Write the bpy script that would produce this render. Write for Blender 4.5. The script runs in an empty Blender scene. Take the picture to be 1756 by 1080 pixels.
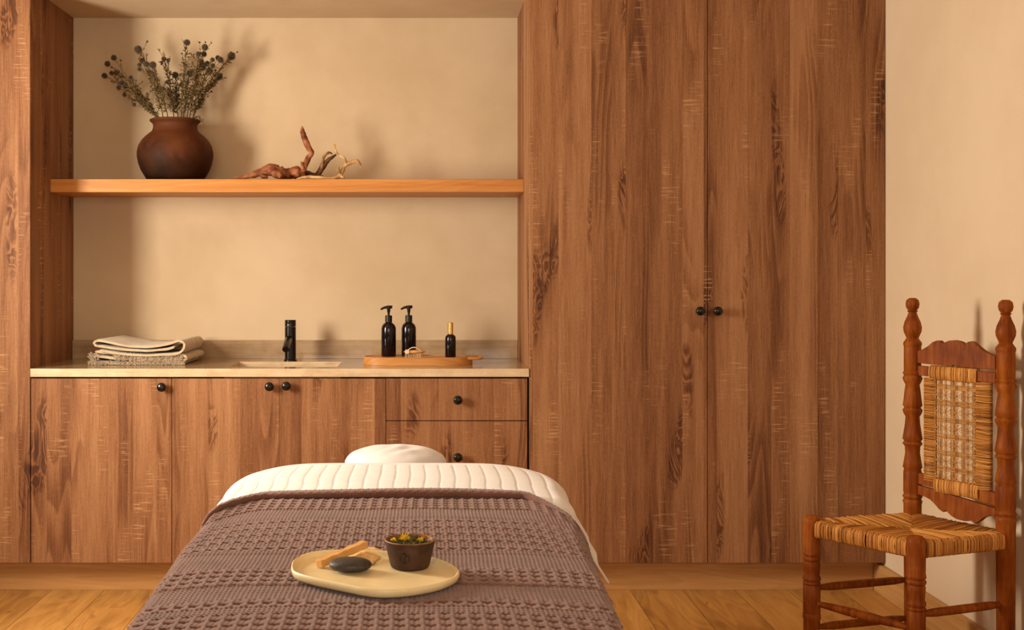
import bpy, math, random
import numpy as np
from mathutils import Vector, noise as mnoise
random.seed(7)
SC = bpy.context.scene; COL = SC.collection
# ---------------------------------------------------------------- camera, light, exposure
F = 2050.0; H = 1.30; VX, VY = 725.0, 472.0          # focal length in px, eye height, vanishing point
cam = bpy.data.objects.new('camera', bpy.data.cameras.new('camera')); COL.objects.link(cam)
cam.location = (0, 0, H); cam.rotation_euler = (math.pi/2, 0, 0)
cam.data.sensor_width = 36; cam.data.lens = 36*F/1756
cam.data.shift_x = (878-VX)/1756; cam.data.shift_y = -(540-VY)/1756
cam.data.clip_end = 60
SC.camera = cam
SC.view_settings.view_transform = 'Standard'; SC.view_settings.look = 'None'
SC.view_settings.gamma = 1; SC.view_settings.use_curve_mapping = False
SC.view_settings.exposure = 0.06
W = bpy.data.worlds.new('world'); SC.world = W; W.use_nodes = True
W.node_tree.nodes['Background'].inputs[0].default_value = (1.0, 0.86, 0.68, 1)
W.node_tree.nodes['Background'].inputs[1].default_value = 0.5

def area(name, loc, rot, sx, sy, power, col):
    l = bpy.data.lights.new(name, 'AREA'); l.shape = 'RECTANGLE'; l.size = sx; l.size_y = sy
    l.energy = power; l.color = col
    o = bpy.data.objects.new(name, l); COL.objects.link(o); o.location = loc; o.rotation_euler = rot
    return o
R90 = math.pi/2
# daylight through the tall window in the left wall; the second lamp is an added soft fill behind the camera
area('window_daylight', (-2.33, 3.50, 1.60), (0, -R90, 0), 1.0, 0.66, 120, (1.0, 0.88, 0.70))
area('rear_fill_light', (-0.2, -1.58, 1.85), (R90, 0, 0), 3.0, 1.1, 66, (1.0, 0.87, 0.70))

def at(px, py, Y):
    return Vector(((px-VX)*Y/F, Y, H-(py-VY)*Y/F))

# ---------------------------------------------------------------- node helper
class NT:
    def __init__(s, name):
        s.m = bpy.data.materials.new(name); s.m.use_nodes = True; s.t = s.m.node_tree
        s.t.nodes.clear()
        s.out = s.t.nodes.new('ShaderNodeOutputMaterial'); s.b = s.t.nodes.new('ShaderNodeBsdfPrincipled')
        s.t.links.new(s.b.outputs[0], s.out.inputs[0])
    def put(s, inp, v):
        if isinstance(v, bpy.types.NodeSocket): s.t.links.new(v, inp)
        elif isinstance(v, (tuple, list)):
            inp.default_value = tuple(v)+((1,) if len(v) == 3 and len(inp.default_value) == 4 else ())
        else: inp.default_value = v
    def math(s, op, a, b=0.0, c=None, clamp=False):
        n = s.t.nodes.new('ShaderNodeMath'); n.operation = op; n.use_clamp = clamp
        s.put(n.inputs[0], a); s.put(n.inputs[1], b)
        if c is not None: s.put(n.inputs[2], c)
        return n.outputs[0]
    def mul(s, a, b): return s.math('MULTIPLY', a, b)
    def add(s, a, b): return s.math('ADD', a, b)
    def coord(s):
        n = s.t.nodes.new('ShaderNodeTexCoord'); x = s.t.nodes.new('ShaderNodeSeparateXYZ')
        s.t.links.new(n.outputs['Object'], x.inputs[0]); return x.outputs
    def vec(s, a, b, c):
        n = s.t.nodes.new('ShaderNodeCombineXYZ'); s.put(n.inputs[0], a); s.put(n.inputs[1], b); s.put(n.inputs[2], c)
        return n.outputs[0]
    def noise(s, v, scale=1, detail=2, rough=.5, dist=0):
        n = s.t.nodes.new('ShaderNodeTexNoise'); s.put(n.inputs['Vector'], v)
        n.inputs['Scale'].default_value = scale; n.inputs['Detail'].default_value = detail
        n.inputs['Roughness'].default_value = rough; n.inputs['Distortion'].default_value = dist
        return n.outputs[0]
    def vor1(s, w, scale=1):
        n = s.t.nodes.new('ShaderNodeTexVoronoi'); n.voronoi_dimensions = '1D'; s.put(n.inputs['W'], w)
        n.inputs['Scale'].default_value = scale
        x = s.t.nodes.new('ShaderNodeSeparateColor'); s.t.links.new(n.outputs['Color'], x.inputs[0])
        return x.outputs
    def step(s, v, lo, hi):
        n = s.t.nodes.new('ShaderNodeMapRange'); n.interpolation_type = 'SMOOTHSTEP'
        s.put(n.inputs[0], v); n.inputs[1].default_value = lo; n.inputs[2].default_value = hi
        return n.outputs[0]
    def ramp(s, v, stops):
        n = s.t.nodes.new('ShaderNodeValToRGB'); s.put(n.inputs[0], v); e = n.color_ramp.elements
        while len(e) < len(stops): e.new(0.5)
        for i, (p, c) in enumerate(stops): e[i].position = p; e[i].color = tuple(c)+(1,)
        return n.outputs[0]
    def mix(s, f, a, b, mode='MIX'):
        n = s.t.nodes.new('ShaderNodeMix'); n.data_type = 'RGBA'; n.blend_type = mode
        s.put(n.inputs[0], f); s.put(n.inputs[6], a); s.put(n.inputs[7], b); return n.outputs[2]
    def bump(s, h, strength=.3, dist=.002):
        n = s.t.nodes.new('ShaderNodeBump'); s.put(n.inputs['Height'], h)
        n.inputs['Strength'].default_value = strength; n.inputs['Distance'].default_value = dist
        s.t.links.new(n.outputs[0], s.b.inputs['Normal'])
    def fin(s, col=None, rough=.5, metal=0, spec=.5):
        if col is not None: s.put(s.b.inputs['Base Color'], col)
        s.put(s.b.inputs['Roughness'], rough); s.b.inputs['Metallic'].default_value = metal
        s.b.inputs['Specular IOR Level'].default_value = spec
        return s.m
    def attr(s, name='tone'):
        n = s.t.nodes.new('ShaderNodeAttribute'); n.attribute_name = name; return n.outputs['Fac']

def m_laminate():
    s = NT('weathered_oak_laminate')
    gp = s.t.nodes.new('ShaderNodeNewGeometry'); sx = s.t.nodes.new('ShaderNodeSeparateXYZ')
    s.t.links.new(gp.outputs['Position'], sx.inputs[0]); X, Y, Z = sx.outputs
    a = s.add(X, Y)
    p = s.vor1(a, 10.5); r, r2 = p[0], p[1]
    zo = s.add(Z, s.mul(r, 17.0))
    tone = s.noise(s.vec(s.mul(a, 16), s.mul(r, 9), s.mul(zo, .8)), 1, 4, .6)
    n2 = s.noise(s.vec(s.add(s.mul(a, 7), s.mul(r, 31)), s.mul(r2, 20), s.mul(zo, .62)), 1, 1.5, .4)
    ring = s.math('FRACT', s.mul(n2, 15))
    ring = s.mul(s.step(ring, 0, .85), s.step(ring, 1, .88))
    rmask = s.step(s.noise(s.vec(s.mul(a, 5), 4, s.mul(zo, 1.1)), 1, 1), .48, .62)
    ring = s.mul(ring, rmask)
    n3 = s.noise(s.vec(s.mul(a, 11), s.mul(r, 13), s.mul(zo, 3.6)), 1, 3, .5, 1.1)
    kn = s.math('FRACT', s.mul(n3, 11)); kn = s.mul(s.step(kn, 0, .7), s.step(kn, 1, .8))
    kmask = s.step(s.noise(s.vec(s.mul(a, 8), 9, s.mul(zo, 1.9)), 1, 0), .66, .74)
    kn = s.mul(kn, kmask)
    fib = s.noise(s.vec(s.mul(a, 330), 1, s.mul(Z, 9)), 1, 3, .6)
    fib2 = s.noise(s.vec(s.mul(a, 90), 3, s.mul(Z, 1.6)), 1, 4, .7)
    v = s.add(s.mul(s.math('SUBTRACT', tone, .5), .62), .52)
    v = s.add(v, s.mul(s.math('SUBTRACT', r2, .5), .20))
    v = s.add(v, s.mul(s.math('SUBTRACT', fib, .5), .50))
    v = s.add(v, s.mul(s.math('SUBTRACT', fib2, .5), .30))
    spk = s.noise(s.vec(s.mul(a, 260), 6, s.mul(Z, 70)), 1, 3, .7)
    v = s.add(v, s.mul(s.math('SUBTRACT', spk, .5), .34))
    v = s.math('SUBTRACT', v, s.mul(ring, .17))
    v = s.math('SUBTRACT', v, s.mul(kn, .32))
    col = s.ramp(v, [(.08, (.068, .022, .009)), (.34, (.165, .064, .025)), (.52, (.268, .119, .051)), (.74, (.38, .193, .092)), (.97, (.49, .275, .145))])
    # saw marks: short pale horizontal nicks in clusters
    sc = s.step(s.noise(s.vec(s.mul(a, 9), 2, s.mul(Z, 150)), 1, 1.5, .6), .55, .66)
    patch = s.step(s.noise(s.vec(s.add(s.mul(a, 10), s.mul(r, 8)), 7, s.mul(zo, 2.2)), 1, 1.5), .54, .66)
    vs = s.step(s.noise(s.vec(s.mul(a, 260), 5, s.mul(Z, 22)), 1, 1), .60, .74)
    sm = s.mul(s.math('MAXIMUM', sc, s.mul(vs, .4)), patch)
    col = s.mix(s.mul(sm, .48), col, (.60, .35, .175))
    s.bump(s.add(fib, s.mul(sm, .8)), .25, .0012)
    return s.fin(col, .62, 0, .22)

def m_oak(name, axis='x', dark=(.30, .125, .035), mid=(.46, .22, .075), light=(.58, .31, .12), rough=.45, planks=None):
    s = NT(name); X, Y, Z = s.coord()
    u, w = (X, s.add(Y, Z)) if axis == 'x' else (Y, s.add(X, Z)) if axis == 'y' else (Z, s.add(X, Y))
    off = 0.0
    if planks:
        pid = s.math('FLOOR', s.math('DIVIDE', s.math('SUBTRACT', X, planks[0]), planks[1]))
        wn = s.t.nodes.new('ShaderNodeTexWhiteNoise'); wn.noise_dimensions = '1D'; s.put(wn.inputs['W'], pid)
        off = wn.outputs[0]; u = s.add(u, s.mul(off, 9.0))
        fr = s.math('FRACT', s.math('DIVIDE', s.math('SUBTRACT', X, planks[0]), planks[1]))
        gap = s.math('MAXIMUM', s.step(fr, .014, .0), s.step(fr, .986, 1.0))
    g = s.noise(s.vec(s.mul(u, 1.6), s.mul(w, 14 if planks else 38), off if planks else 0.0), 1, 4, .6, .3)
    f = s.noise(s.vec(s.mul(u, 12), s.mul(w, 420), 3), 1, 2, .6)
    n2 = s.noise(s.vec(s.mul(u, 1.1), s.mul(w, 7), 5), 1, 1.5, .5, .4)
    ring = s.math('FRACT', s.mul(n2, 13)); ring = s.mul(s.step(ring, 0, .85), s.step(ring, 1, .88))
    v = s.add(s.mul(s.math('SUBTRACT', g, .5), .9), .55)
    v = s.add(v, s.mul(s.math('SUBTRACT', f, .5), .3)); v = s.math('SUBTRACT', v, s.mul(ring, .12))
    if planks:
        v = s.add(v, s.mul(s.math('SUBTRACT', off, .5), .22))
        kn = s.step(s.noise(s.vec(s.mul(u, 7), s.mul(w, 17), 2), 1, 2, .5, .5), .66, .78)
        cl = s.step(s.noise(s.vec(s.mul(u, 1.8), s.mul(w, 6.5), 8), 1, 3, .6, .8), .50, .72)
        v = s.math('SUBTRACT', v, s.mul(kn, .30)); v = s.math('SUBTRACT', v, s.mul(cl, .12))
    col = s.ramp(v, [(.12, dark), (.52, mid), (.88, light)])
    if planks: col = s.mix(s.mul(gap, .8), col, (.09, .035, .01))
    s.bump(f, .12, .001)
    return s.fin(col, rough, 0, .35)

def m_plaster(name, c1, c2, sc=1.6):
    s = NT(name); X, Y, Z = s.coord(); v = s.vec(X, Y, Z)
    n = s.noise(v, sc, 5, .55, .3); n2 = s.noise(v, 7, 4, .6); n3 = s.noise(v, 60, 3, .6)
    col = s.mix(s.step(s.add(s.mul(n, .7), s.mul(n2, .3)), .32, .68), c1, c2)
    s.bump(s.add(n2, s.mul(n3, .25)), .12, .004)
    return s.fin(col, .85, 0, .15)

def m_stone(name='pale_travertine', k=1.0, rough=.5):
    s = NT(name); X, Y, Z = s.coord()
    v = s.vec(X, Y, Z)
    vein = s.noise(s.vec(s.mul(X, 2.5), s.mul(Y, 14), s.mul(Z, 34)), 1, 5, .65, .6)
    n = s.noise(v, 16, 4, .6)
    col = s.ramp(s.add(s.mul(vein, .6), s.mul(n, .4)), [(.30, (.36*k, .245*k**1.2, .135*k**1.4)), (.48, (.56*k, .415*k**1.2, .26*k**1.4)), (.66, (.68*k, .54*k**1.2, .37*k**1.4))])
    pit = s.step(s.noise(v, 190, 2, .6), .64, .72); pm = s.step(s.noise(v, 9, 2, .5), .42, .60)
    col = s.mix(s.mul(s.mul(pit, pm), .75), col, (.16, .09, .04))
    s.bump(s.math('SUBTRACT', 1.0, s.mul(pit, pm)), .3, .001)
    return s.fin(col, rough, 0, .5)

def m_plain(name, col, rough=.5, metal=0, spec=.5, var=.0, scale=30, bump=0, bd=.001):
    s = NT(name); X, Y, Z = s.coord(); v = s.vec(X, Y, Z)
    n = s.noise(v, scale, 4, .6)
    c = s.mix(s.step(n, .3, .7), tuple(k*(1-var) for k in col), tuple(min(1, k*(1+var)) for k in col))
    if bump: s.bump(n, bump, bd)
    return s.fin(c, rough, metal, spec)

def m_tone(name, lo, mid, hi, rough=.6, scale=25, spec=.3):
    s = NT(name); X, Y, Z = s.coord(); t = s.attr()
    n = s.noise(s.vec(X, Y, Z), scale, 3, .6)
    v = s.add(s.mul(t, .75), s.mul(n, .25))
    s.bump(s.noise(s.vec(X, Y, Z), 400, 2), .2, .0006)
    return s.fin(s.ramp(v, [(.15, lo), (.5, mid), (.85, hi)]), rough, 0, spec)

def m_vase():
    s = NT('dark_terracotta'); X, Y, Z = s.coord(); v = s.vec(X, Y, Z)
    n = s.noise(v, 7, 4, .6, .4); n2 = s.noise(s.vec(s.mul(X, 9), s.mul(Y, 9), s.mul(Z, 60)), 1, 3, .6)
    t = s.add(s.add(.30, s.mul(n, .5)), s.mul(s.math('SUBTRACT', Z, .13), 1.7))      # colour darkens towards the lower body
    col = s.ramp(t, [(.34, (.014, .006, .003)), (.52, (.044, .014, .006)), (.66, (.105, .032, .011)), (.85, (.075, .023, .009))])
    s.bump(s.add(n2, s.noise(v, 50, 3, .6)), .3, .002)
    return s.fin(col, .6, 0, .12)

def m_chairwood():
    s = NT('varnished_chair_wood'); X, Y, Z = s.coord()
    g = s.noise(s.vec(s.mul(X, 60), s.mul(Y, 60), s.mul(Z, 7)), 1, 4, .6, .3); n = s.noise(s.vec(X, Y, Z), 9, 3, .6)
    col = s.ramp(s.add(s.mul(g, .6), s.mul(n, .4)), [(.32, (.105, .020, .0025)), (.5, (.215, .050, .005)), (.68, (.34, .100, .010))])
    s.bump(g, .1, .001)
    return s.fin(col, .5, 0, .12)

def m_cloth(name, c1, c2, rough=.9, weave=420, bs=.25):
    s = NT(name); X, Y, Z = s.coord(); v = s.vec(X, Y, Z)
    n = s.noise(v, 22, 3, .6); w = s.noise(v, weave, 2, .6)
    col = s.mix(s.step(s.add(s.mul(n, .4), s.mul(w, .6)), .35, .65), c1, c2)
    s.bump(w, bs, .001)
    s.b.inputs['Sheen Weight'].default_value = .25
    return s.fin(col, rough, 0, .1)

M = dict(
 lam=m_laminate(), shelf=m_oak('orange_oak', 'x', (.36, .125, .022), (.50, .205, .042), (.60, .29, .075), .45),
 plinth=m_oak('plinth_oak', 'x', (.36, .17, .05), (.52, .27, .095), (.62, .36, .14), .5),
 base=m_oak('baseboard_oak', 'y', (.36, .17, .05), (.50, .27, .095), (.60, .36, .14), .5),
 floor=m_oak('floor_oak', 'y', (.24, .100, .022), (.52, .260, .070), (.66, .36, .11), .38, planks=(-1.533, .2172)),
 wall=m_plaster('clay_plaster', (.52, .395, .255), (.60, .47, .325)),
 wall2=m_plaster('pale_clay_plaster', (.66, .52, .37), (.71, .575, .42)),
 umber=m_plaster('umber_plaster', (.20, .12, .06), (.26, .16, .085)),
 ceil=m_plaster('ceiling_plaster', (.62, .48, .32), (.66, .52, .36)),
 stone=m_stone(), darkstone=m_stone('dark_glossy_travertine', .64, .14),  # second one: darker, glossier copy of the stone for slab and backsplash
 black=m_plain('matt_black_metal', (.004, .0025, .002), .25, 0, .35, .1),
 knob=m_plain('black_knob', (.004, .003, .003), .25, 0, .4, .1),
 bottle=m_plain('black_plastic_bottle', (.004, .0025, .004), .15, 0, .4, .1),
 pump=m_plain('black_pump_plastic', (.004, .0025, .002), .28, 0, .4, .1),
 gold=m_plain('brushed_gold', (.85, .55, .16), .22, 1, .5, .05),
 tray=m_oak('tray_wood', 'x', (.34, .13, .030), (.50, .22, .058), (.60, .30, .09), .42),
 vase=m_vase(), chair=m_chairwood(),
 straw=m_tone('straw', (.18, .058, .008), (.47, .190, .034), (.74, .38, .10), .6),
 cane=m_tone('twisted_cane', (.22, .085, .018), (.42, .19, .045), (.62, .34, .10), .55),
 stem=m_tone('dried_stem', (.035, .020, .007), (.10, .062, .022), (.22, .15, .06), .8, 60),
 globe=m_tone('dried_thistle_head', (.022, .015, .012), (.080, .056, .036), (.21, .15, .085), .85, 90),
 drift_red=m_tone('red_driftwood', (.10, .028, .010), (.26, .085, .033), (.42, .18, .08), .7, 40),
 drift_dark=m_tone('dark_driftwood', (.05, .02, .008), (.14, .060, .022), (.30, .16, .06), .7, 60),
 drift_pale=m_tone('pale_driftwood', (.22, .10, .03), (.46, .27, .11), (.66, .46, .22), .7, 50),
 white=m_cloth('white_cotton', (.67, .655, .67), (.73, .715, .73), .9, 500, .15),
 mauve=m_cloth('mauve_cotton', (.122, .054, .039), (.205, .098, .073), .95, 380, .35),
 linen=m_cloth('beige_linen', (.44, .33, .215), (.62, .49, .34), .95, 500, .4),
 linen2=m_cloth('grey_beige_fringe', (.52, .41, .29), (.70, .57, .42), .95, 500, .4),
 cer=m_plain('cream_ceramic', (.80, .66, .38), .4, 0, .4, .05, 25, .05),
 bowl=m_plain('dark_brown_clay', (.055, .026, .015), .6, 0, .3, .3, 40, .2),
 bowlrim=m_plain('brown_clay_edge', (.20, .10, .045), .6, 0, .3, .3, 40, .2),
 mark=m_plain('stamped_mark', (.018, .009, .006), .5, 0, .3, .1),
 stoneb=m_plain('basalt_pebble', (.045, .036, .032), .55, 0, .4, .35, 220, .35),
 palo=m_oak('pale_resin_wood', 'x', (.52, .24, .06), (.70, .38, .12), (.80, .50, .20), .6),
 bark=m_plain('pale_bark', (.80, .56, .26), .7, 0, .2, .15, 60, .3, .002),
 yellow=m_plain('yellow_petal', (.80, .50, .02), .6, 0, .2, .3, 80),
 orange=m_plain('orange_petal', (.60, .25, .03), .6, 0, .2, .3, 80),
 herb=m_tone('dried_herbs', (.03, .025, .008), (.10, .085, .02), (.34, .26, .06), .8, 90),
 bristle=m_plain('pale_bristle', (.62, .42, .24), .7, 0, .2, .2),
 strap=m_cloth('cream_strap', (.66, .50, .38), (.74, .58, .44), .9, 500, .2),
 brushw=m_plain('pale_beech', (.62, .32, .09), .45, 0, .4, .15, 60),
 vinyl=m_plain('cream_vinyl', (.55, .45, .33), .5, 0, .4, .05),
 legw=m_plain('beech_leg', (.45, .24, .10), .45, 0, .4, .2),
 dark=m_plain('cabinet_interior', (.03, .014, .008), .8, 0, .1, .1),
)

# ---------------------------------------------------------------- mesh helper
class MB:
    def __init__(s): s.v = []; s.f = []; s.t = []; s.tone = .5
    def add(s, vs, fs):
        o = len(s.v); s.v += [tuple(p) for p in vs]; s.t += [s.tone]*len(vs)
        s.f += [tuple(i+o for i in f) for f in fs]; return s
    def box(s, x0, x1, y0, y1, z0, z1):
        return s.add([(x, y, z) for x in (x0, x1) for y in (y0, y1) for z in (z0, z1)],
                     [(0, 1, 3, 2), (4, 6, 7, 5), (0, 4, 5, 1), (2, 3, 7, 6), (0, 2, 6, 4), (1, 5, 7, 3)])
    def lathe(s, prof, c, n=32, square=None):
        """prof = [(r, z)], closed on the axis where r = 0"""
        vs = []; fs = []
        for r, z in prof:
            for k in range(n):
                a = 2*math.pi*(k+.5)/n; rr = max(r, 1e-5)
                if square and square(z): rr = min(rr/max(abs(math.cos(a)), abs(math.sin(a))), rr*1.3)
                vs.append((c[0]+rr*math.cos(a), c[1]+rr*math.sin(a), c[2]+z))
        for i in range(len(prof)-1):
            for k in range(n):
                fs.append((i*n+k, i*n+(k+1) % n, (i+1)*n+(k+1) % n, (i+1)*n+k))
        fs.append(tuple(range(n-1, -1, -1))); fs.append(tuple((len(prof)-1)*n+k for k in range(n)))
        return s.add(vs, fs)
    def tube(s, pts, rad, n=8, lump=0, seed=0, flat=1.0):
        pts = [Vector(p) for p in pts]; vs = []; fs = []
        if not isinstance(rad, (list, tuple)): rad = [rad]*len(pts)
        up = None
        for i, p in enumerate(pts):
            d = (pts[min(i+1, len(pts)-1)]-pts[max(i-1, 0)])
            d = d.normalized() if d.length > 1e-9 else Vector((0, 0, 1))
            if up is None: up = Vector((0, 1, 0)) if abs(d.y) < .9 else Vector((1, 0, 0))
            e1 = d.cross(up)
            if e1.length < 1e-6: e1 = d.orthogonal()
            e1.normalize(); e2 = e1.cross(d).normalized(); up = e2
            for k in range(n):
                a = 2*math.pi*k/n; r = rad[i]
                if lump: r *= 1+lump*mnoise.noise(Vector((i*.55+seed, 2.2*math.cos(a), 2.2*math.sin(a)+seed)))
                vs.append(p+e1*(r*math.cos(a))+e2*(r*flat*math.sin(a)))
        for i in range(len(pts)-1):
            for k in range(n): fs.append((i*n+k, i*n+(k+1) % n, (i+1)*n+(k+1) % n, (i+1)*n+k))
        fs.append(tuple(range(n-1, -1, -1))); fs.append(tuple((len(pts)-1)*n+k for k in range(n)))
        return s.add(vs, fs)
    def prism(s, poly, y0, y1):
        """poly in (x, z), from y0 to y1"""
        n = len(poly); vs = [(x, y0, z) for x, z in poly]+[(x, y1, z) for x, z in poly]
        fs = [(i, (i+1) % n, n+(i+1) % n, n+i) for i in range(n)]
        fs += [tuple(range(n-1, -1, -1)), tuple(range(n, 2*n))]
        return s.add(vs, fs)
    def ball(s, c, r, nu=16, nv=10, sc=(1, 1, 1)):
        vs = []; fs = []
        for j in range(nv+1):
            t = math.pi*j/nv
            for k in range(nu):
                a = 2*math.pi*k/nu; q = max(math.sin(t), 1e-4)
                vs.append((c[0]+sc[0]*r*q*math.cos(a), c[1]+sc[1]*r*q*math.sin(a), c[2]-sc[2]*r*math.cos(t)))
        for j in range(nv):
            for k in range(nu): fs.append((j*nu+k, j*nu+(k+1) % nu, (j+1)*nu+(k+1) % nu, (j+1)*nu+k))
        return s.add(vs, fs)
    def grid(s, P, nu, nv):
        """P[i][j] points"""
        vs = [P[i][j] for i in range(nu) for j in range(nv)]
        return s.add(vs, [(i*nv+j, (i+1)*nv+j, (i+1)*nv+j+1, i*nv+j+1) for i in range(nu-1) for j in range(nv-1)])
    def build(s, name, mat, parent=None, bevel=0, smooth=True, seg=2, angle=35):
        me = bpy.data.meshes.new(name)
        o0 = parent_world(parent)
        me.from_pydata([(p[0]-o0[0], p[1]-o0[1], p[2]-o0[2]) for p in s.v], [], s.f)
        at_ = me.attributes.new('tone', 'FLOAT', 'POINT'); at_.data.foreach_set('value', s.t)
        me.materials.append(mat)
        import bmesh
        b = bmesh.new(); b.from_mesh(me); bmesh.ops.recalc_face_normals(b, faces=b.faces); b.to_mesh(me); b.free()
        if smooth:
            me.polygons.foreach_set('use_smooth', [True]*len(me.polygons))
            me.set_sharp_from_angle(angle=math.radians(angle))
        o = bpy.data.objects.new(name, me); COL.objects.link(o)
        if parent: o.parent = parent
        if bevel:
            m = o.modifiers.new('bevel', 'BEVEL'); m.width = bevel; m.segments = seg; m.limit_method = 'ANGLE'; m.angle_limit = math.radians(40)
            m.harden_normals = False
        return o
def parent_world(p):
    v = Vector((0, 0, 0))
    while p: v = v+p.location; p = p.parent
    return v
def tag(o, label, cat, group=None, kind=None):
    if label: o['label'] = label
    if cat: o['category'] = cat
    if group: o['group'] = group
    if kind: o['kind'] = kind
    return o
def thing(name, loc, label, cat, group=None):
    o = bpy.data.objects.new(name, None); COL.objects.link(o); o.location = loc; o.empty_display_size = .05
    return tag(o, label, cat, group)
def struct(o): o['kind'] = 'structure'; return o

# ---------------------------------------------------------------- the room
Y0 = 4.86; YB = 5.46; XR = 1.882; XL = -2.25; YR = -1.5; ZC = 2.72
NL, NR = -1.5955, .4325                        # niche sides
Zk = .131; Zc = .921                            # door bottoms, counter top
struct(MB().box(XL-.1, XR+.1, YR-.1, YB+.1, -.1, 0).build('floor', M['floor']))
struct(MB().box(XL-.1, XR+.1, YR-.1, YB+.1, ZC, ZC+.1).build('ceiling', M['ceil']))
struct(MB().box(XL-.1, XR+.1, YB, YB+.1, 0, ZC).build('wall_back', M['wall']))
struct(MB().box(XR, XR+.1, YR, YB, 0, ZC).build('wall_right', M['wall2']))
# left wall with a window opening
wy0, wy1, wz0, wz1 = 3.12, 3.88, 1.05, 2.15
b = MB(); b.box(XL-.1, XL, YR, wy0, 0, ZC).box(XL-.1, XL, wy1, YB, 0, ZC).box(XL-.1, XL, wy0, wy1, 0, wz0).box(XL-.1, XL, wy0, wy1, wz1, ZC)
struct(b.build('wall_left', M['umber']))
b = MB(); rx0, rx1, rz0, rz1 = -1.8, 1.4, .7, 2.4  # unseen rear wall, its opening added to let the fill light in
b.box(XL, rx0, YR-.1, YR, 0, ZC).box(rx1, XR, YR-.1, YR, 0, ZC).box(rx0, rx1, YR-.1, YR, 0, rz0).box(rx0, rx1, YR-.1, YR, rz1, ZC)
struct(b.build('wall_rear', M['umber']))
struct(MB().box(NL, NR, Y0+.01, YB, 2.475, ZC).build('trim_1', M['wall']))   # lowered plaster soffit over the niche
struct(MB().box(-2.24, XR-.02, 4.94, 4.965, 0, .128).build('baseboard_back', M['plinth'], bevel=.001))
struct(MB().box(XR-.02, XR, YR, 4.938, 0, .119).build('baseboard_right', M['base'], bevel=.0015))

# ---------------------------------------------------------------- cabinets
def knob(parent, px, py, Y=Y0-.0):
    c = at(px, py, Y); b = MB()
    prof = [(.0, .0), (.0075, .0), (.0065, .008), (.009, .013), (.0165, .017), (.0185, .023), (.0175, .030), (.012, .0345), (0, .036)]
    n = 24; vs = []; fs = []
    for r, h in prof:
        for k in range(n):
            a = 2*math.pi*k/n; rr = max(r, 1e-5)
            vs.append((c.x+rr*math.cos(a), Y-h, c.z+rr*math.sin(a)))
    for i in range(len(prof)-1):
        for k in range(n): fs.append((i*n+k, i*n+(k+1) % n, (i+1)*n+(k+1) % n, (i+1)*n+k))
    b.add(vs, fs); return b.build('knob', M['knob'], parent, angle=60)
def xat(px): return (px-VX)*Y0/F
def zat(py): return H-(py-VY)*Y0/F
DT = .019
def door(parent, name, x0, x1, z0, z1):
    return MB().box(x0, x1, Y0, Y0+DT, z0, z1).build(name, M['lam'], parent, bevel=.0012)
# tall cabinet at the left
t = thing('tall_cabinet', (-1.9, Y0+.3, .0), 'tall oak-look cabinet at the left edge beside the niche, in bright light', 'cabinet')
b = MB(); b.box(XL, NL, Y0+DT+.002, YB, Zk, ZC).build('body', M['lam'], t)
door(t, 'door', XL+.001, NL-.001, Zk, ZC)
# wardrobe
t = thing('wardrobe', (1.157, Y0+.3, 0), 'tall oak-look wardrobe with two doors and round black knobs', 'wardrobe')
MB().box(NR, XR, Y0+DT+.002, YB, Zk, ZC).build('body', M['lam'], t)
xm = xat(1213.5)
d1 = door(t, 'door', NR+.001, xm-.0012, Zk, ZC); d2 = door(t, 'door', xm+.0012, XR-.003, Zk, ZC)
knob(d1, 1199, 533); knob(d2, 1229, 533)
# base units
zt = zat(649)
def unit(px0, px1, label, name='base_cabinet'):
    x0, x1 = xat(px0), xat(px1)
    t = thing(name, ((x0+x1)/2, Y0+.3, 0), label, 'cabinet')
    b = MB(); ya, yb, w = Y0+DT+.002, Y0+.58, .018; x0_, x1_ = x0+.0005, x1-.0005
    b.box(x0_, x0_+w, ya, yb, Zk, .885).box(x1_-w, x1_, ya, yb, Zk, .885).box(x0_+w, x1_-w, ya, yb, Zk, Zk+w).box(x0_+w, x1_-w, yb-.008, yb, Zk+w, .885)
    b.build('body', M['dark'], t)
    return t, x0, x1
g = .0022
t, x0, x1 = unit(52, 294.7, 'single-door oak-look base cabinet under the folded towels')
d = door(t, 'door', NL+.003, x1-g/2, Zk, zt); knob(d, 279, 663)
t, x0, x1 = unit(294.7, 662, 'wide two-door oak-look base cabinet under the sink')
xs = xat(478.5)
d = door(t, 'door', x0+g/2, xs-.0003, Zk, zt); knob(d, 463, 662)
d = door(t, 'door', xs+.0003, x1-g/2, Zk, zt); knob(d, 492, 661)
t, x0, x1 = unit(662, 905.5, 'oak-look drawer unit beside the wardrobe, partly behind the massage table', 'drawer_cabinet')
x1 -= .003
for ya, yb, k in ((649, 720.8, 685), (722.2, 843.5, 783), (845, 964.5, 904)):
    d = door(t, 'drawer_front', x0+g/2, x1, zat(yb), zat(ya)); knob(d, 785, k)
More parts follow.
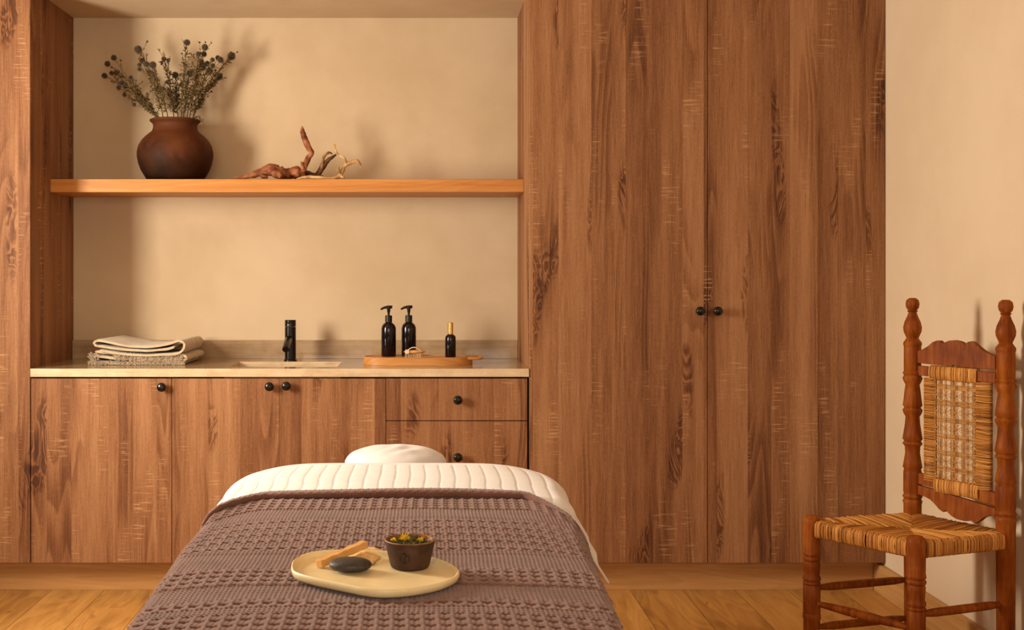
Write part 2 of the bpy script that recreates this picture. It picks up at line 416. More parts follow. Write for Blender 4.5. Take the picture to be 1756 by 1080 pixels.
# countertop with undermounted basin
CF = Y0-.001
t = thing('countertop', (-.58, 5.15, Zc), 'cream travertine countertop with low backsplash and sunken basin', 'countertop')
sx0, sx1, sy0, sy1 = -.808, -.354, 4.95, 5.25; ct = .0335
b = MB(); XA, XB = NL+.001, NR-.001
b.box(XA, sx0, CF, YB-.001, Zc-ct, Zc).box(sx1, XB, CF, YB-.001, Zc-ct, Zc).box(sx0, sx1, CF, sy0, Zc-ct, Zc).box(sx0, sx1, sy1, YB-.001, Zc-ct, Zc)
b.build('slab', M['darkstone'], t)
MB().box(XA, XB, CF-.003, CF-.0002, Zc-ct, Zc-.0003).build('front_edge', M['stone'], t, bevel=.0006)
MB().box(XA, XB, YB-.021, YB-.001, Zc, 1.005).build('backsplash', M['darkstone'], t, bevel=.001)
b = MB(); dz = .13; w = .012
b.box(sx0-w, sx0, sy0-w, sy1+w, Zc-dz, Zc-ct-.0005).box(sx1, sx1+w, sy0-w, sy1+w, Zc-dz, Zc-ct-.0005)
b.box(sx0, sx1, sy0-w, sy0, Zc-dz, Zc-ct-.0005).box(sx0, sx1, sy1, sy1+w, Zc-dz, Zc-ct-.0005).box(sx0-w, sx1+w, sy0-w, sy1+w, Zc-dz-w, Zc-dz)
lz = Zc-.0008; q_ = .0025
b.box(sx0, sx1, sy1-q_, sy1, Zc-dz, lz).box(sx0, sx1, sy0, sy0+q_, Zc-dz, lz).box(sx0, sx0+q_, sy0+q_, sy1-q_, Zc-dz, lz).box(sx1-q_, sx1, sy0+q_, sy1-q_, Zc-dz, lz)
bs = b.build('basin', M['stone'], t)
b = MB(); b.lathe([(.0, .0), (.024, .0), (.024, .003), (.0, .004)], ((sx0+sx1)/2, (sy0+sy1)/2, Zc-dz)); b.build('drain', M['black'], bs)
# shelf
b = MB(); b.box(NL, NR, 5.12, YB, 1.656, 1.712)
ob = b.build('floating_shelf', M['shelf'], bevel=.0015)
tag(ob, 'thick orange oak shelf spanning the niche between the cabinets', 'shelf')

# ---------------------------------------------------------------- faucet
c = (at(498, 618, 5.30)[0], 5.30, Zc)
t = thing('faucet', c, 'matt black mixer tap standing behind the sink', 'faucet')
b = MB(); b.lathe([(.0, .0), (.0285, .0), (.0285, .006), (.0245, .008), (.0245, .150), (.0235, .151), (0, .151)], c, 40); b.build('body', M['black'], t)
b = MB(); b.lathe([(.0, .1525), (.0245, .1525), (.0245, .180), (.0235, .1815), (0, .1815)], c, 40); hd = b.build('lever_cap', M['black'], t)
b = MB(); b.tube([(c[0]-.004, c[1]-.022, c[2]+.168), (c[0]-.006, c[1]-.045, c[2]+.170), (c[0]-.008, c[1]-.072, c[2]+.176)], [.0035, .0032, .0038], 10); b.build('lever', M['black'], hd)
b = MB(); b.tube([(c[0]-.004, c[1]-.01, c[2]+.098), (c[0]-.005, c[1]-.06, c[2]+.088), (c[0]-.006, c[1]-.115, c[2]+.066), (c[0]-.0064, c[1]-.128, c[2]+.058)], [.0175, .0165, .0155, .0150], 20); b.build('spout', M['black'], t, angle=50)

# ---------------------------------------------------------------- wooden tray with bottles and brush
TY = 5.105
def oval(cx, cy, a, bb, n=64, p=2.6):
    out = []
    for k in range(n):
        th = 2*math.pi*k/n; c_, s_ = math.cos(th), math.sin(th)
        out.append((cx+a*math.copysign(abs(c_)**(2/p), c_), cy+bb*math.copysign(abs(s_)**(2/p), s_)))
    return out
def dish(b, o_out, o_in, z0, z1, zf):
    n = len(o_out); vs = []
    lip = [((x0+x1)/2, (y0+y1)/2) for (x0, y0), (x1, y1) in zip(o_out, o_in)]
    rings = [(o_out, z0), (o_out, z1-.002), (lip, z1), (o_in, z1-.002), (o_in, zf)]
    for ring, z in rings: vs += [(x, y, z) for x, y in ring]
    fs = []
    for i in range(len(rings)-1):
        for k in range(n): fs.append((i*n+k, i*n+(k+1) % n, (i+1)*n+(k+1) % n, (i+1)*n+k))
    fs += [tuple(range(n-1, -1, -1)), tuple(4*n+k for k in range(n))]
    return b.add(vs, fs)
tc = (-.020, TY)
t = thing('serving_tray', (tc[0], tc[1], Zc), 'oval brown wooden tray holding the black bottles on the counter', 'tray')
b = MB(); dish(b, oval(*tc, .232, .098), oval(*tc, .226, .092), Zc+.0005, Zc+.034, Zc+.0305); b.build('tray_body', M['tray'], t)
b = MB(); b.tube([(.190, TY-.055, Zc+.028), (.232, TY-.053, Zc+.028), (.247, TY-.044, Zc+.028), (.250, TY, Zc+.028), (.247, TY+.044, Zc+.028), (.232, TY+.053, Zc+.028), (.190, TY+.055, Zc+.028)], .0062, 10); b.build('handle', M['tray'], t)
TZ = Zc+.031
def pump_bottle(cx, cy, label):
    t = thing('pump_bottle', (cx, cy, TZ), label, 'bottle', 'black pump bottles on the tray')
    c = (cx, cy, TZ); r = .0315; K = .935
    b = MB(); b.lathe([(0, 0), (r-.003, 0), (r, .003*K), (r, .125*K), (r-.0015, .136*K), (r-.006, .146*K), (r-.013, .152*K), (.0155, .155*K), (.0140, .158*K), (0, .158*K)], c, 40); b.build('bottle_body', M['bottle'], t, angle=60)
    b = MB(); b.lathe([(0, .1585*K), (.0152, .1585*K), (.0152, .186*K), (.0138, .188*K), (0, .188*K)], c, 32); b.build('collar', M['pump'], t)
    b = MB(); b.lathe([(0, .188*K), (.0052, .188*K), (.0052, .200*K), (.0068, .205*K), (.0075, .214*K), (.0085, .220*K), (.0085, .228*K), (0, .228*K)], c, 24)
    b.tube([(cx+.016, cy, TZ+.226*K), (cx+.012, cy, TZ+.2265*K), (cx-.004, cy-.002, TZ+.2265*K), (cx-.020, cy-.005, TZ+.2235*K), (cx-.034, cy-.008, TZ+.2155*K)], [.0062, .0068, .0066, .0052, .0040], 12, flat=.9)
    b.build('pump_head', M['pump'], t, angle=50)
p = at(666.5, 600, 5.14); pump_bottle(p.x, 5.14, 'black pump bottle at the left end of the wooden tray')
p = at(701, 600, 5.165); pump_bottle(p.x, 5.165, 'black pump bottle standing right behind the wooden brush')
p = at(772.5, 600, 5.09)
t = thing('spray_bottle', (p.x, 5.09, TZ), 'small black bottle with tall gold cap on the wooden tray', 'bottle')
c = (p.x, 5.09, TZ)
b = MB(); b.lathe([(0, 0), (.0205, 0), (.0228, .003), (.0228, .079), (.0215, .088), (.0165, .094), (.0110, .097), (0, .097)], c, 40); b.build('bottle_body', M['bottle'], t, angle=60)
b = MB(); b.lathe([(0, .0975), (.0112, .0975), (.0112, .146), (.0100, .1475), (0, .1475)], c, 32); b.build('cap', M['gold'], t)
# brush
p = at(710, 604, 5.045)
t = thing('body_brush', (p.x, 5.045, TZ), 'small pale wooden body brush with cream strap, bristles down on the tray', 'brush')
bz = TZ+.018
b = MB(); b.ball((p.x+.002, 5.045, bz+.0075), 1, 32, 12, (.046, .028, .0085)); b.build('brush_back', M['brushw'], t)
b = MB()
for i in range(17):
    for j in range(7):
        x = -.036+i*.0045; y = -.018+j*.006
        if (x/.042)**2+(y/.024)**2 > 1: continue
        x += random.uniform(-.0008, .0008)
        b.tube([(p.x+x, 5.045+y, bz+.004), (p.x+x*1.04, 5.045+y*1.05, TZ+.0005)], .0011, 5)
b.build('bristles', M['bristle'], t)
b = MB(); P = []
for i in range(15):
    a = math.pi*i/14; xx = -.030+.060*i/14
    P.append([(p.x+xx, 5.045+y, bz+.010+.0175*math.sin(a)**.7) for y in (-.016, -.006, .006, .016)])
b.grid(P, 15, 4); ob = b.build('strap', M['strap'], t); md = ob.modifiers.new('solid', 'SOLIDIFY'); md.thickness = .0025
b = MB(); b.box(p.x-.036, p.x-.020, 5.045-.0275, 5.045-.0245, bz+.001, bz+.018); b.build('strap_end', M['strap'], t, bevel=.001)

# ---------------------------------------------------------------- towels
def sheet_sweep(b, path, th, y0, y1, ny=14, wob=.0065, seed=0, back_shift=(0, 0)):
    """path of (x, z): a thick sheet along the path, run from y0 to y1"""
    pts = []
    for i in range(len(path)-1):                  # Catmull-Rom
        p0 = path[max(i-1, 0)]; p1 = path[i]; p2 = path[i+1]; p3 = path[min(i+2, len(path)-1)]
        for k in range(5):
            u = k/5; f = lambda a, b_, c_, d_: .5*(2*b_+(c_-a)*u+(2*a-5*b_+4*c_-d_)*u*u+(3*b_-a-3*c_+d_)*u**3)
            pts.append((f(p0[0], p1[0], p2[0], p3[0]), f(p0[1], p1[1], p2[1], p3[1])))
    pts.append(path[-1]); n = len(pts); P = []
    for j in range(ny+1):
        y = y0+(y1-y0)*j/ny; row = []
        for side in (1, -1):
            rng = range(n) if side == 1 else range(n-1, -1, -1)
            for i in rng:
                a = pts[max(i-1, 0)]; c_ = pts[min(i+1, n-1)]; dx, dz = c_[0]-a[0], c_[1]-a[1]; L = math.hypot(dx, dz) or 1
                q = th*(.5 if 0 < i < n-1 else .2)*(1+.25*mnoise.noise(Vector((i*.4, j*.8, seed))))
                wx = wob*mnoise.noise(Vector((pts[i][0]*9, y*14, seed+3)))
                wz = wob*.5*mnoise.noise(Vector((pts[i][0]*16, y*16, seed+9)))
                x = pts[i][0]-side*dz/L*q+wx+back_shift[0]*j/ny; z = pts[i][1]+side*dx/L*q+wz
                row.append((x, y+.003*mnoise.noise(Vector((i*.5, seed, 1.)))*(j == 0), z))
        P.append(row)
    m = len(P[0]); vs = [q for r in P for q in r]
    fs = [(j*m+k, j*m+(k+1) % m, (j+1)*m+(k+1) % m, (j+1)*m+k) for j in range(ny) for k in range(m)]
    for j in (0, ny):                             # end caps as strips between the two faces
        for k in range(n-1):
            q = (j*m+k, j*m+k+1, j*m+m-2-k, j*m+m-1-k); fs.append(q if j else q[::-1])
    b.add(vs, fs)
TW = 5.05
def tp(cx, cy): q = at(40+cx/4.878, 560+cy/4.878, TW); return (q.x, q.z)
path = [tp(*q) for q in [(1265, 165), (1180, 190), (1000, 199), (800, 184), (680, 166), (618, 156), (600, 132), (628, 114), (720, 128), (860, 158), (1000, 168), (1120, 162), (1220, 140), (1300, 118), (1345, 138), (1342, 185), (1290, 222), (1150, 234), (1000, 238), (850, 228), (720, 208), (640, 196)]]
o = thing('folded_towel', (at(240, 600, TW).x, 5.2, path[-1][1]-.01), 'smooth beige linen towel folded on top of the fringed towel', 'towel')
b = MB(); sheet_sweep(b, path, .0088, TW-.01, 5.385, seed=2, back_shift=(.012, 0)); b.build('towel_cloth', M['linen'], o)
path2 = [tp(*q) for q in [(600, 215), (760, 232), (1000, 255), (1200, 255), (1310, 245), (1358, 262), (1340, 288), (1200, 290), (1000, 284), (760, 272), (620, 256), (575, 268), (580, 296), (660, 308), (900, 314), (1150, 315), (1330, 314)]]
zmin = min(q[1] for q in path2)-.0048
path2 = [(x, z-zmin+Zc+.0015) for x, z in path2]
o = thing('fringed_towel', (at(240, 600, TW).x, 5.2, Zc), 'folded beige towel with frayed fringe, lying on the counter under the smooth towel', 'towel')
b = MB(); sheet_sweep(b, path2, .0105, TW+.006, 5.385, seed=7, back_shift=(.012, 0)); b.build('towel_cloth', M['linen'], o)
b = MB(); rnd = random.Random(5)
for i in range(1500):
    k = rnd.random()
    if k < .45: cx = rnd.uniform(760, 1330); cy = 262-(12 if cx < 1000 else 0)+rnd.gauss(0, 12)
    elif k < .93: cx = rnd.uniform(550, 1350); cy = 303+rnd.gauss(0, 7)
    else: cx = rnd.uniform(545, 620); cy = rnd.uniform(215, 305)
    x, z = tp(cx, cy); z = max(z, Zc+.004)
    y = TW+.008; pts = [(x, y, z)]
    dx, dz = rnd.gauss(0, .0035), rnd.gauss(-.002, .003)
    for q in range(3):
        pts.append((x+dx*(q+1)/2+rnd.gauss(0, .002), y-.005*(q+1), max(z+dz*(q+1)/2+rnd.gauss(0, .0015), Zc+.0018)))
    b.tube(pts, [.0011, .0010, .0009, .0006], 4)
b.build('fringe', M['linen2'], o)

# ---------------------------------------------------------------- vase and dried globe thistles
VY_ = 5.288; SZ = 1.712; u = VY_/F
vc = ((300.5-VX)*u, VY_, SZ)
t = thing('clay_vase', vc, 'round dark terracotta vase on the shelf holding dried thistles', 'vase')
def rz(cw, cy): return (cw/4*u, (H-(50+cy/4-VY)*u-SZ)*.957)
prof = [(0, .0005), (.118, .0005)]
for hw, cy in ((212, 1000), (232, 965), (248, 920), (258, 870), (257, 830), (247, 790), (228, 755), (202, 725), (176, 703), (158, 688), (150, 668), (148, 648), (152, 634), (160, 625), (170, 618), (173, 611), (171, 605), (164, 602)):
    prof.append(rz(hw, cy))
zr = prof[-1][1]
prof += [(.098, zr-.004), (.094, zr-.05), (.130, zr-.10), (.12, zr-.2), (0, zr-.22)]
b = MB(); b.lathe(prof, vc, 64); ob = b.build('vase_body', M['vase'], t, angle=60)
def fp(cx, cy, dy=0): q = at(150+cx/4, 50+cy/4, VY_+dy); return q
rnd = random.Random(11)
def bez(p0, p1, p2, n=12): return [(1-k/n)**2*p0+2*(k/n)*(1-k/n)*p1+(k/n)**2*p2 for k in range(n+1)]
stems = [
 ('dried thistle stem leaning furthest left with three pale heads', 1.0, [(117, 320, 20), (165, 301, 16), (198, 300, 20)]),
 ('dried thistle stem rising to the upper left with two heads', .6, [(137, 238, 20), (181, 196, 20)]),
 ('dried thistle stem leaning left with a clump of small reddish heads', .4, [(236, 374, 22), (214, 402, 17), (297, 332, 15), (258, 380, 14)]),
 ('lowest dried thistle sprig on the left, two small hanging heads', .9, [(254, 451, 15), (320, 518, 14)]),
 ('dried thistle stem with the large round head at upper left centre', .1, [(348, 140, 27), (371, 216, 17), (357, 275, 15), (356, 245, 14)]),
 ('dried thistle stem carrying two greenish heads side by side', -.5, [(404, 240, 20), (448, 246, 25)]),
 ('short-headed dried thistle stem left of the tallest one', .3, [(524, 204, 17), (554, 213, 14)]),
 ('dried thistle stem with a dark head low in the middle', .9, [(603, 315, 23), (648, 380, 17)]),
 ('tallest dried thistle stem, single dark head at the very top', -.3, [(683, 92, 22), (675, 130, 10), (665, 240, 10)]),
 ('dried thistle stem with one grey head right of the middle', .7, [(703, 304, 24), (732, 440, 14)]),
 ('tall dried thistle stem on the right topped by a dark round head', -.5, [(805, 124, 22), (800, 172, 19), (760, 172, 17)]),
 ('dried thistle stem with a dense clump of large heads on the right', .5, [(786, 218, 13), (822, 237, 20), (790, 256, 28), (837, 287, 24)]),
 ('dried thistle stem with four close heads left of the furthest right one', -.2, [(858, 211, 16), (859, 252, 18), (894, 196, 17), (912, 210, 21)]),
 ('dried thistle stem with the furthest right, bluish large head', .3, [(988, 185, 28)]),
 ('dried thistle stem with a pale head low on the right', .8, [(906, 322, 22)]),
]
def spike_ball(b, c, r, rnd):
    b.tone = rnd.uniform(.1, .5); b.ball(c, r*.72, 12, 8)
    n = 130
    for i in range(n):
        z = 1-2*(i+.5)/n; q = math.sqrt(1-z*z); a = i*2.39996
        d = Vector((q*math.cos(a), q*math.sin(a), z)); e = d.orthogonal().normalized()*r*.11; e2 = d.cross(e)
        b.tone = rnd.uniform(.2, .9)
        p0 = Vector(c)+d*r*.62; b.add([p0+e, p0-e*.5+e2*.87, p0-e*.5-e2*.87, Vector(c)+d*r*rnd.uniform(.98, 1.12)], [(0, 1, 3), (1, 2, 3), (2, 0, 3)])
def leaf(b, p, d, L, rnd):
    d = d.normalized(); s_ = d.orthogonal().normalized(); s_.rotate(__import__('mathutils').Quaternion(d, rnd.uniform(0, 6.28)))
    w = L*rnd.uniform(.07, .15); n_ = d.cross(s_)*L*.15; b.tone = rnd.uniform(.1, .9)
    b.add([p, p+d*L*.35+s_*w+n_, p+d*L*.35-s_*w+n_, p+d*L*.7+s_*w*.5-n_, p+d*L*.7-s_*w*.6, p+d*L+s_*w*rnd.uniform(-1, 1)], [(0, 1, 2), (1, 3, 4, 2), (3, 5, 4)])
for label, dd, heads in stems:
    hx = sum(h[0] for h in heads)/len(heads)
    bx = min(722, max(482, 600+(hx-560)*.42+rnd.uniform(-14, 14)))
    dy = dd*.075
    root = fp(bx, 612, dy*.35); 
    tt = thing('dried_thistle', (root.x, root.y, SZ+.18), label, 'dried flower', 'dried globe thistles in the clay vase')
    main = heads[0]; tip = fp(main[0], main[1], dy)
    ctrl = fp(bx+(main[0]-bx)*.34, 612+(main[1]-612)*.60, dy*.7)
    sb = MB(); sb.tone = .5; base = Vector((root.x*.5+vc[0]*.5, root.y*.5+vc[1]*.5, SZ+.13))
    curve = bez(root, ctrl, tip, 22)
    for i in range(1, len(curve)-1): curve[i] = curve[i]+Vector((rnd.gauss(0, .0012), rnd.gauss(0, .0012), 0))
    sb.tube([base]+curve, [.0024]*8+[.0019]*8+[.0013]*8, 5)
    hs = []
    for k, h in enumerate(heads):
        p = fp(h[0], h[1], dy+(rnd.uniform(-.025, .025) if k else 0)); r = h[2]/4*u*1.12
        if k:
            q = curve[rnd.randint(9, 15)]; m_ = (q+p)/2+Vector((0, 0, -.012)); sb.tone = .7; sb.tube(bez(q, m_, p, 7), .0012, 4)
        hs.append((p, r))
    # leaves and side twigs
    for i in range(2, 21):
        if i > 17 and rnd.random() < .6: continue
        dirn = (curve[i+1]-curve[i]).normalized()
        for k in range(7 if i < 14 else 4):
            d = dirn*rnd.uniform(.2, 1)+Vector((rnd.gauss(0, .7), rnd.gauss(0, .6), rnd.gauss(0, .5)))
            leaf(sb, curve[i]+(curve[i+1]-curve[i])*rnd.random(), d, rnd.uniform(.012, .032), rnd)
        if rnd.random() < .8 and i > 2:
            d = (dirn+Vector((rnd.gauss(0, .5), rnd.gauss(0, .4), .1))).normalized(); L = rnd.uniform(.03, .075); e = curve[i]+d*L
            sb.tone = rnd.uniform(.4, .9); sb.tube([curve[i], curve[i]+d*L*.5+Vector((0, 0, .003)), e], [.0012, .001, .0007], 4)
            for k in range(7): leaf(sb, curve[i]+d*L*rnd.uniform(.2, 1), d+Vector((rnd.gauss(0, .6), rnd.gauss(0, .6), rnd.gauss(0, .6))), rnd.uniform(.008, .018), rnd)
            sb.tone = .15; sb.ball(e, rnd.uniform(.002, .0045), 7, 5)
    sb.build('stem', M['stem'], tt, smooth=False)
    for p, r in hs:
        hb = MB(); spike_ball(hb, p, r, rnd); hb.build('flower_head', M['globe'], tt, smooth=False)
# drooping sprig over the rim
p0 = fp(745, 590, -.08)
tt = thing('dried_sprig', p0, 'drooping dried leafy sprig hanging over the right rim of the vase', 'dried flower')
sb = MB(); cv = bez(fp(715, 640, -.03), fp(755, 545, -.09), fp(797, 655, -.10), 12); sb.tone = .3; sb.tube(cv, .0014, 5)
for i in range(3, 12):
    for k in range(5): leaf(sb, cv[i], Vector((rnd.gauss(0, .8), rnd.gauss(0, .5), rnd.gauss(-.3, .7))), rnd.uniform(.008, .017), rnd)
sb.build('stem', M['stem'], tt, smooth=False)

# ---------------------------------------------------------------- driftwood
DY = 5.215; du = DY/F
def dp(cx, cy, dy=0): q = at(380+cx/6.27, 200+cy/6.27, DY+dy); return q
def spline(pts, k=5):
    out = []
    for i in range(len(pts)-1):
        p0, p1, p2, p3 = pts[max(i-1, 0)], pts[i], pts[i+1], pts[min(i+2, len(pts)-1)]
        for q in range(k):
            u_ = q/k; out.append(tuple(.5*(2*b_+(c_-a_)*u_+(2*a_-5*b_+4*c_-d_)*u_*u_+(3*b_-a_-3*c_+d_)*u_**3) for a_, b_, c_, d_ in zip(p0, p1, p2, p3)))
    out.append(pts[-1]); return out
def limb(b, raw, lump=.35, seed=0, tone=.5, n=12, fat=1.12):
    s_ = spline([tuple(r) if len(r) == 4 else tuple(r)+(0,) for r in raw]); rnd2 = random.Random(seed)
    pts = [dp(q[0], q[1], q[3]) for q in s_]; rad = [max(q[2], 2)*fat/6.27*du for q in s_]
    zmin = SZ+.0005
    for i, p in enumerate(pts):
        if p.z-rad[i]*.95 < zmin: p.z = zmin+rad[i]*.95
    b.tone = tone; b.tube(pts, rad, n, lump, seed)
    for i in range(len(b.t)-len(pts)*n, len(b.t)): b.t[i] = min(1, max(0, tone+.8*mnoise.noise(Vector(b.v[i])*45+Vector((seed, 0, 0)))))
    for i in range(len(b.v)-len(pts)*n, len(b.v)):
        if b.v[i][2] < SZ+.0003: b.v[i] = (b.v[i][0], b.v[i][1], SZ+.0003)
t = thing('driftwood', (dp(600, 600).x, DY, SZ), 'reddish brown driftwood log on the shelf with a tall upright prong', 'driftwood', 'driftwood pieces on the shelf')
b = MB()
limb(b, [(118, 655, 6), (250, 648, 18, .0), (350, 622, 30), (450, 590, 42, -.01), (540, 572, 56, -.01), (620, 600, 58), (720, 612, 52, .01), (800, 600, 58), (850, 612, 44), (890, 640, 20)], .35, 1, .42, 20)
limb(b, [(540, 575, 40, -.02), (600, 620, 40, -.05), (640, 650, 18, -.06)], .3, 3, .4)
limb(b, [(450, 600, 20, -.01), (440, 640, 22, -.03), (500, 650, 14, -.03)], .3, 5, .35)
b.build('log', M['drift_red'], t, angle=60)
b = MB()
limb(b, [(820, 630, 40), (862, 590, 36), (895, 525, 30), (935, 440, 26), (968, 392, 25), (935, 330, 28), (905, 265, 30), (878, 190, 26), (866, 130, 17), (864, 104, 8)], .3, 8, .5, 14)
limb(b, [(880, 560, 20, -.01), (865, 520, 14, -.015), (858, 482, 6, -.015)], .3, 9, .5)
limb(b, [(965, 395, 14), (985, 393, 6)], .2, 10, .3); limb(b, [(868, 190, 12), (843, 160, 4)], .2, 11, .3)
b.build('prong', M['drift_red'], t, angle=60)
t = thing('driftwood', (dp(1050, 640).x, DY+.03, SZ), 'small dark driftwood piece with two curved prongs, in the middle', 'driftwood', 'driftwood pieces on the shelf')
b = MB()
limb(b, [(800, 650, 16, .06), (900, 612, 30, .07), (1000, 630, 22, .06), (1095, 645, 10, .05)], .3, 21, .35)
limb(b, [(1025, 640, 26, .06), (1062, 580, 27, .05), (1105, 515, 28, .04), (1150, 465, 20, .035), (1232, 408, 9, .03)], .3, 22, .3)
limb(b, [(1075, 560, 16, .035), (1085, 500, 14, .03), (1097, 440, 13, .03), (1128, 402, 12, .03), (1162, 386, 11, .03), (1192, 404, 5, .03)], .3, 23, .8)
limb(b, [(1155, 390, 8, .03), (1145, 372, 4, .03)], .2, 24, .7, 8); limb(b, [(1075, 540, 9, .035), (1062, 505, 5, .03)], .2, 25, .6, 8)
b.build('branch', M['drift_dark'], t, angle=60)
t = thing('driftwood', (dp(1200, 640).x, DY-.04, SZ), 'pale twisted driftwood twig lying at the right of the shelf group', 'driftwood', 'driftwood pieces on the shelf')
b = MB()
limb(b, [(806, 668, 4, -.05), (920, 648, 15, -.05), (1050, 655, 15, -.05), (1180, 662, 14, -.05), (1255, 645, 18, -.05), (1290, 600, 22, -.05), (1318, 535, 22, -.045), (1370, 500, 20, -.04), (1445, 478, 18, -.04), (1478, 500, 15, -.04), (1502, 545, 5, -.04)], .25, 31, .6)
limb(b, [(1340, 515, 16, -.045), (1318, 445, 11, -.045), (1250, 402, 9, -.045), (1222, 350, 8, -.045), (1214, 296, 5, -.045)], .3, 32, .5, 9)
limb(b, [(1216, 305, 5, -.045), (1190, 292, 2, -.045)], .2, 33, .5, 6); limb(b, [(1218, 305, 5, -.045), (1230, 290, 2, -.045)], .2, 34, .5, 6)
limb(b, [(1282, 610, 13, -.06), (1255, 585, 9, -.065), (1228, 565, 4, -.07)], .3, 35, .35, 8); limb(b, [(1262, 590, 8, -.065), (1268, 540, 4, -.065)], .3, 36, .4, 8)
limb(b, [(1285, 640, 16, -.06), (1318, 655, 6, -.07)], .3, 37, .3, 8); limb(b, [(1455, 480, 12, -.04), (1468, 458, 5, -.04)], .3, 38, .4, 8)
b.build('twig', M['drift_pale'], t, angle=60)

# ---------------------------------------------------------------- massage table
TT = .70; mid = -.08
t = thing('massage_table', (mid, 2.8, 0), 'padded massage table under the mauve blanket with round white headrest', 'massage table')
b = MB(); b.box(-.49, .30, 1.80, 3.77, .60, .675); b.build('cushion', M['vinyl'], t, bevel=.025, seg=4)
b = MB(); b.box(-.46, .27, 1.84, 3.74, .50, .598); b.build('frame', M['legw'], t, bevel=.004)
for x in (-.42, .23):
    for y in (1.92, 3.66):
        b = MB(); b.box(x-.025, x+.025, y-.025, y+.025, 0, .499); b.build('leg', M['legw'], t, bevel=.004)
for y in (1.92, 3.66):
    b = MB(); b.box(-.394, .204, y-.015, y+.015, .18, .23); b.build('crossbar', M['legw'], t, bevel=.003)
# headrest with a white cover: a rounded dome beyond the head end
hc = at(677, 790, 3.97)
b = MB(); P = []
NU, NV = 60, 34
for i in range(NU+1):
    a = 2*math.pi*i/NU; row = []
    for j in range(NV+1):
        q = j/NV; ex = .170*(1+.02*math.sin(3*a+1)); ey = .128
        r = min(1, q*1.6); h = math.sqrt(max(0, 1-r**2.6)) if q < .625 else 0
        x, y = ex*r*math.cos(a), ey*r*math.sin(a)
        z = .675+.060*h-(0 if q < .625 else (q-.625)*.26)
        if q > .625: x *= 1+.03*math.sin(9*a)*(q-.6); y *= 1+.03*math.sin(9*a)*(q-.6)
        wr = 0
        dx, dy = x-.02, y+.05
        wr = .004*math.exp(-(dx*dx+dy*dy)/.003)*math.sin(95*(x*.8-y*.9)+2.5*math.sin(30*y)) + .0018*mnoise.noise(Vector((x*22, y*22, 3)))
        row.append((hc.x+x, 3.975+y, z+wr*(h > .2)))
    P.append(row)
b.grid(P, NU+1, NV+1); ob = b.build('headrest', M['white'], t, angle=80); ob['label'] = 'round headrest under a white cotton cover'

# bedding: shared cross-section
def lerp(y, tab):
    return np.interp(y, [a for a, _ in tab], [b_ for _, b_ in tab])
XLt = [(1.7, .472), (2.0, .483), (2.7, .508), (3.2, .512), (3.9, .512)]
XRt = [(1.7, .308), (2.0, .316), (2.6, .336), (3.2, .354), (3.9, .354)]
def section(Yv, S, r=.036, dz=0.0, off=0.0, zlow=.38, fold=.006, flareR=None):
    """arrays Yv (n), S (m) signed arc length from the middle -> x, z, nx, nz arrays (n, m)"""
    Yg, Sg = np.meshgrid(Yv, S, indexing='ij')
    xc = np.where(Sg < 0, lerp(Yg, XLt)+mid, lerp(Yg, XRt)-mid)    # distance of the arc centre from the middle
    a = np.abs(Sg); sg = np.sign(Sg)
    th = np.clip((a-xc)/r, 0, math.pi/2); down = np.maximum(a-xc-r*math.pi/2, 0)
    x = np.minimum(a, xc)+r*np.sin(th); z = TT+dz-r*(1-np.cos(th))-down
    nx = np.sin(th); nz = np.cos(th)
    wav = np.sin(Yg*17+sg*1.3)*.6+np.sin(Yg*31+2)*.4
    x = x+down*.05+fold*wav*np.minimum(down/.12, 1)
    if flareR is not None: x = x+np.where(Sg > 0, flareR*np.minimum(down/.08, 1.3), 0)
    z = z-.010*(np.minimum(a, xc)/xc)**4
    return Yg, mid+sg*x+sg*nx*off, z+nz*off, sg*nx, nz, down
def np_mesh(name, X, Y_, Z, mat, parent, closed=False):
    n, m = X.shape; o0 = parent_world(parent)
    co = np.stack([X-o0[0], Y_-o0[1], Z-o0[2]], -1).reshape(-1, 3)
    idx = np.arange(n*m).reshape(n, m)
    q = np.stack([idx[:-1, :-1], idx[:-1, 1:], idx[1:, 1:], idx[1:, :-1]], -1).reshape(-1, 4)
    me = bpy.data.meshes.new(name); me.vertices.add(n*m); me.vertices.foreach_set('co', co.astype(np.float32).ravel())
    me.loops.add(q.size); me.loops.foreach_set('vertex_index', q.ravel().astype(np.int32))
    me.polygons.add(len(q)); me.polygons.foreach_set('loop_start', np.arange(0, q.size, 4, dtype=np.int32))
    me.update(calc_edges=True); me.polygons.foreach_set('use_smooth', np.ones(len(q), dtype=bool)); me.materials.append(mat)
    o = bpy.data.objects.new(name, me); COL.objects.link(o)
    if parent: o.parent = parent
    return o
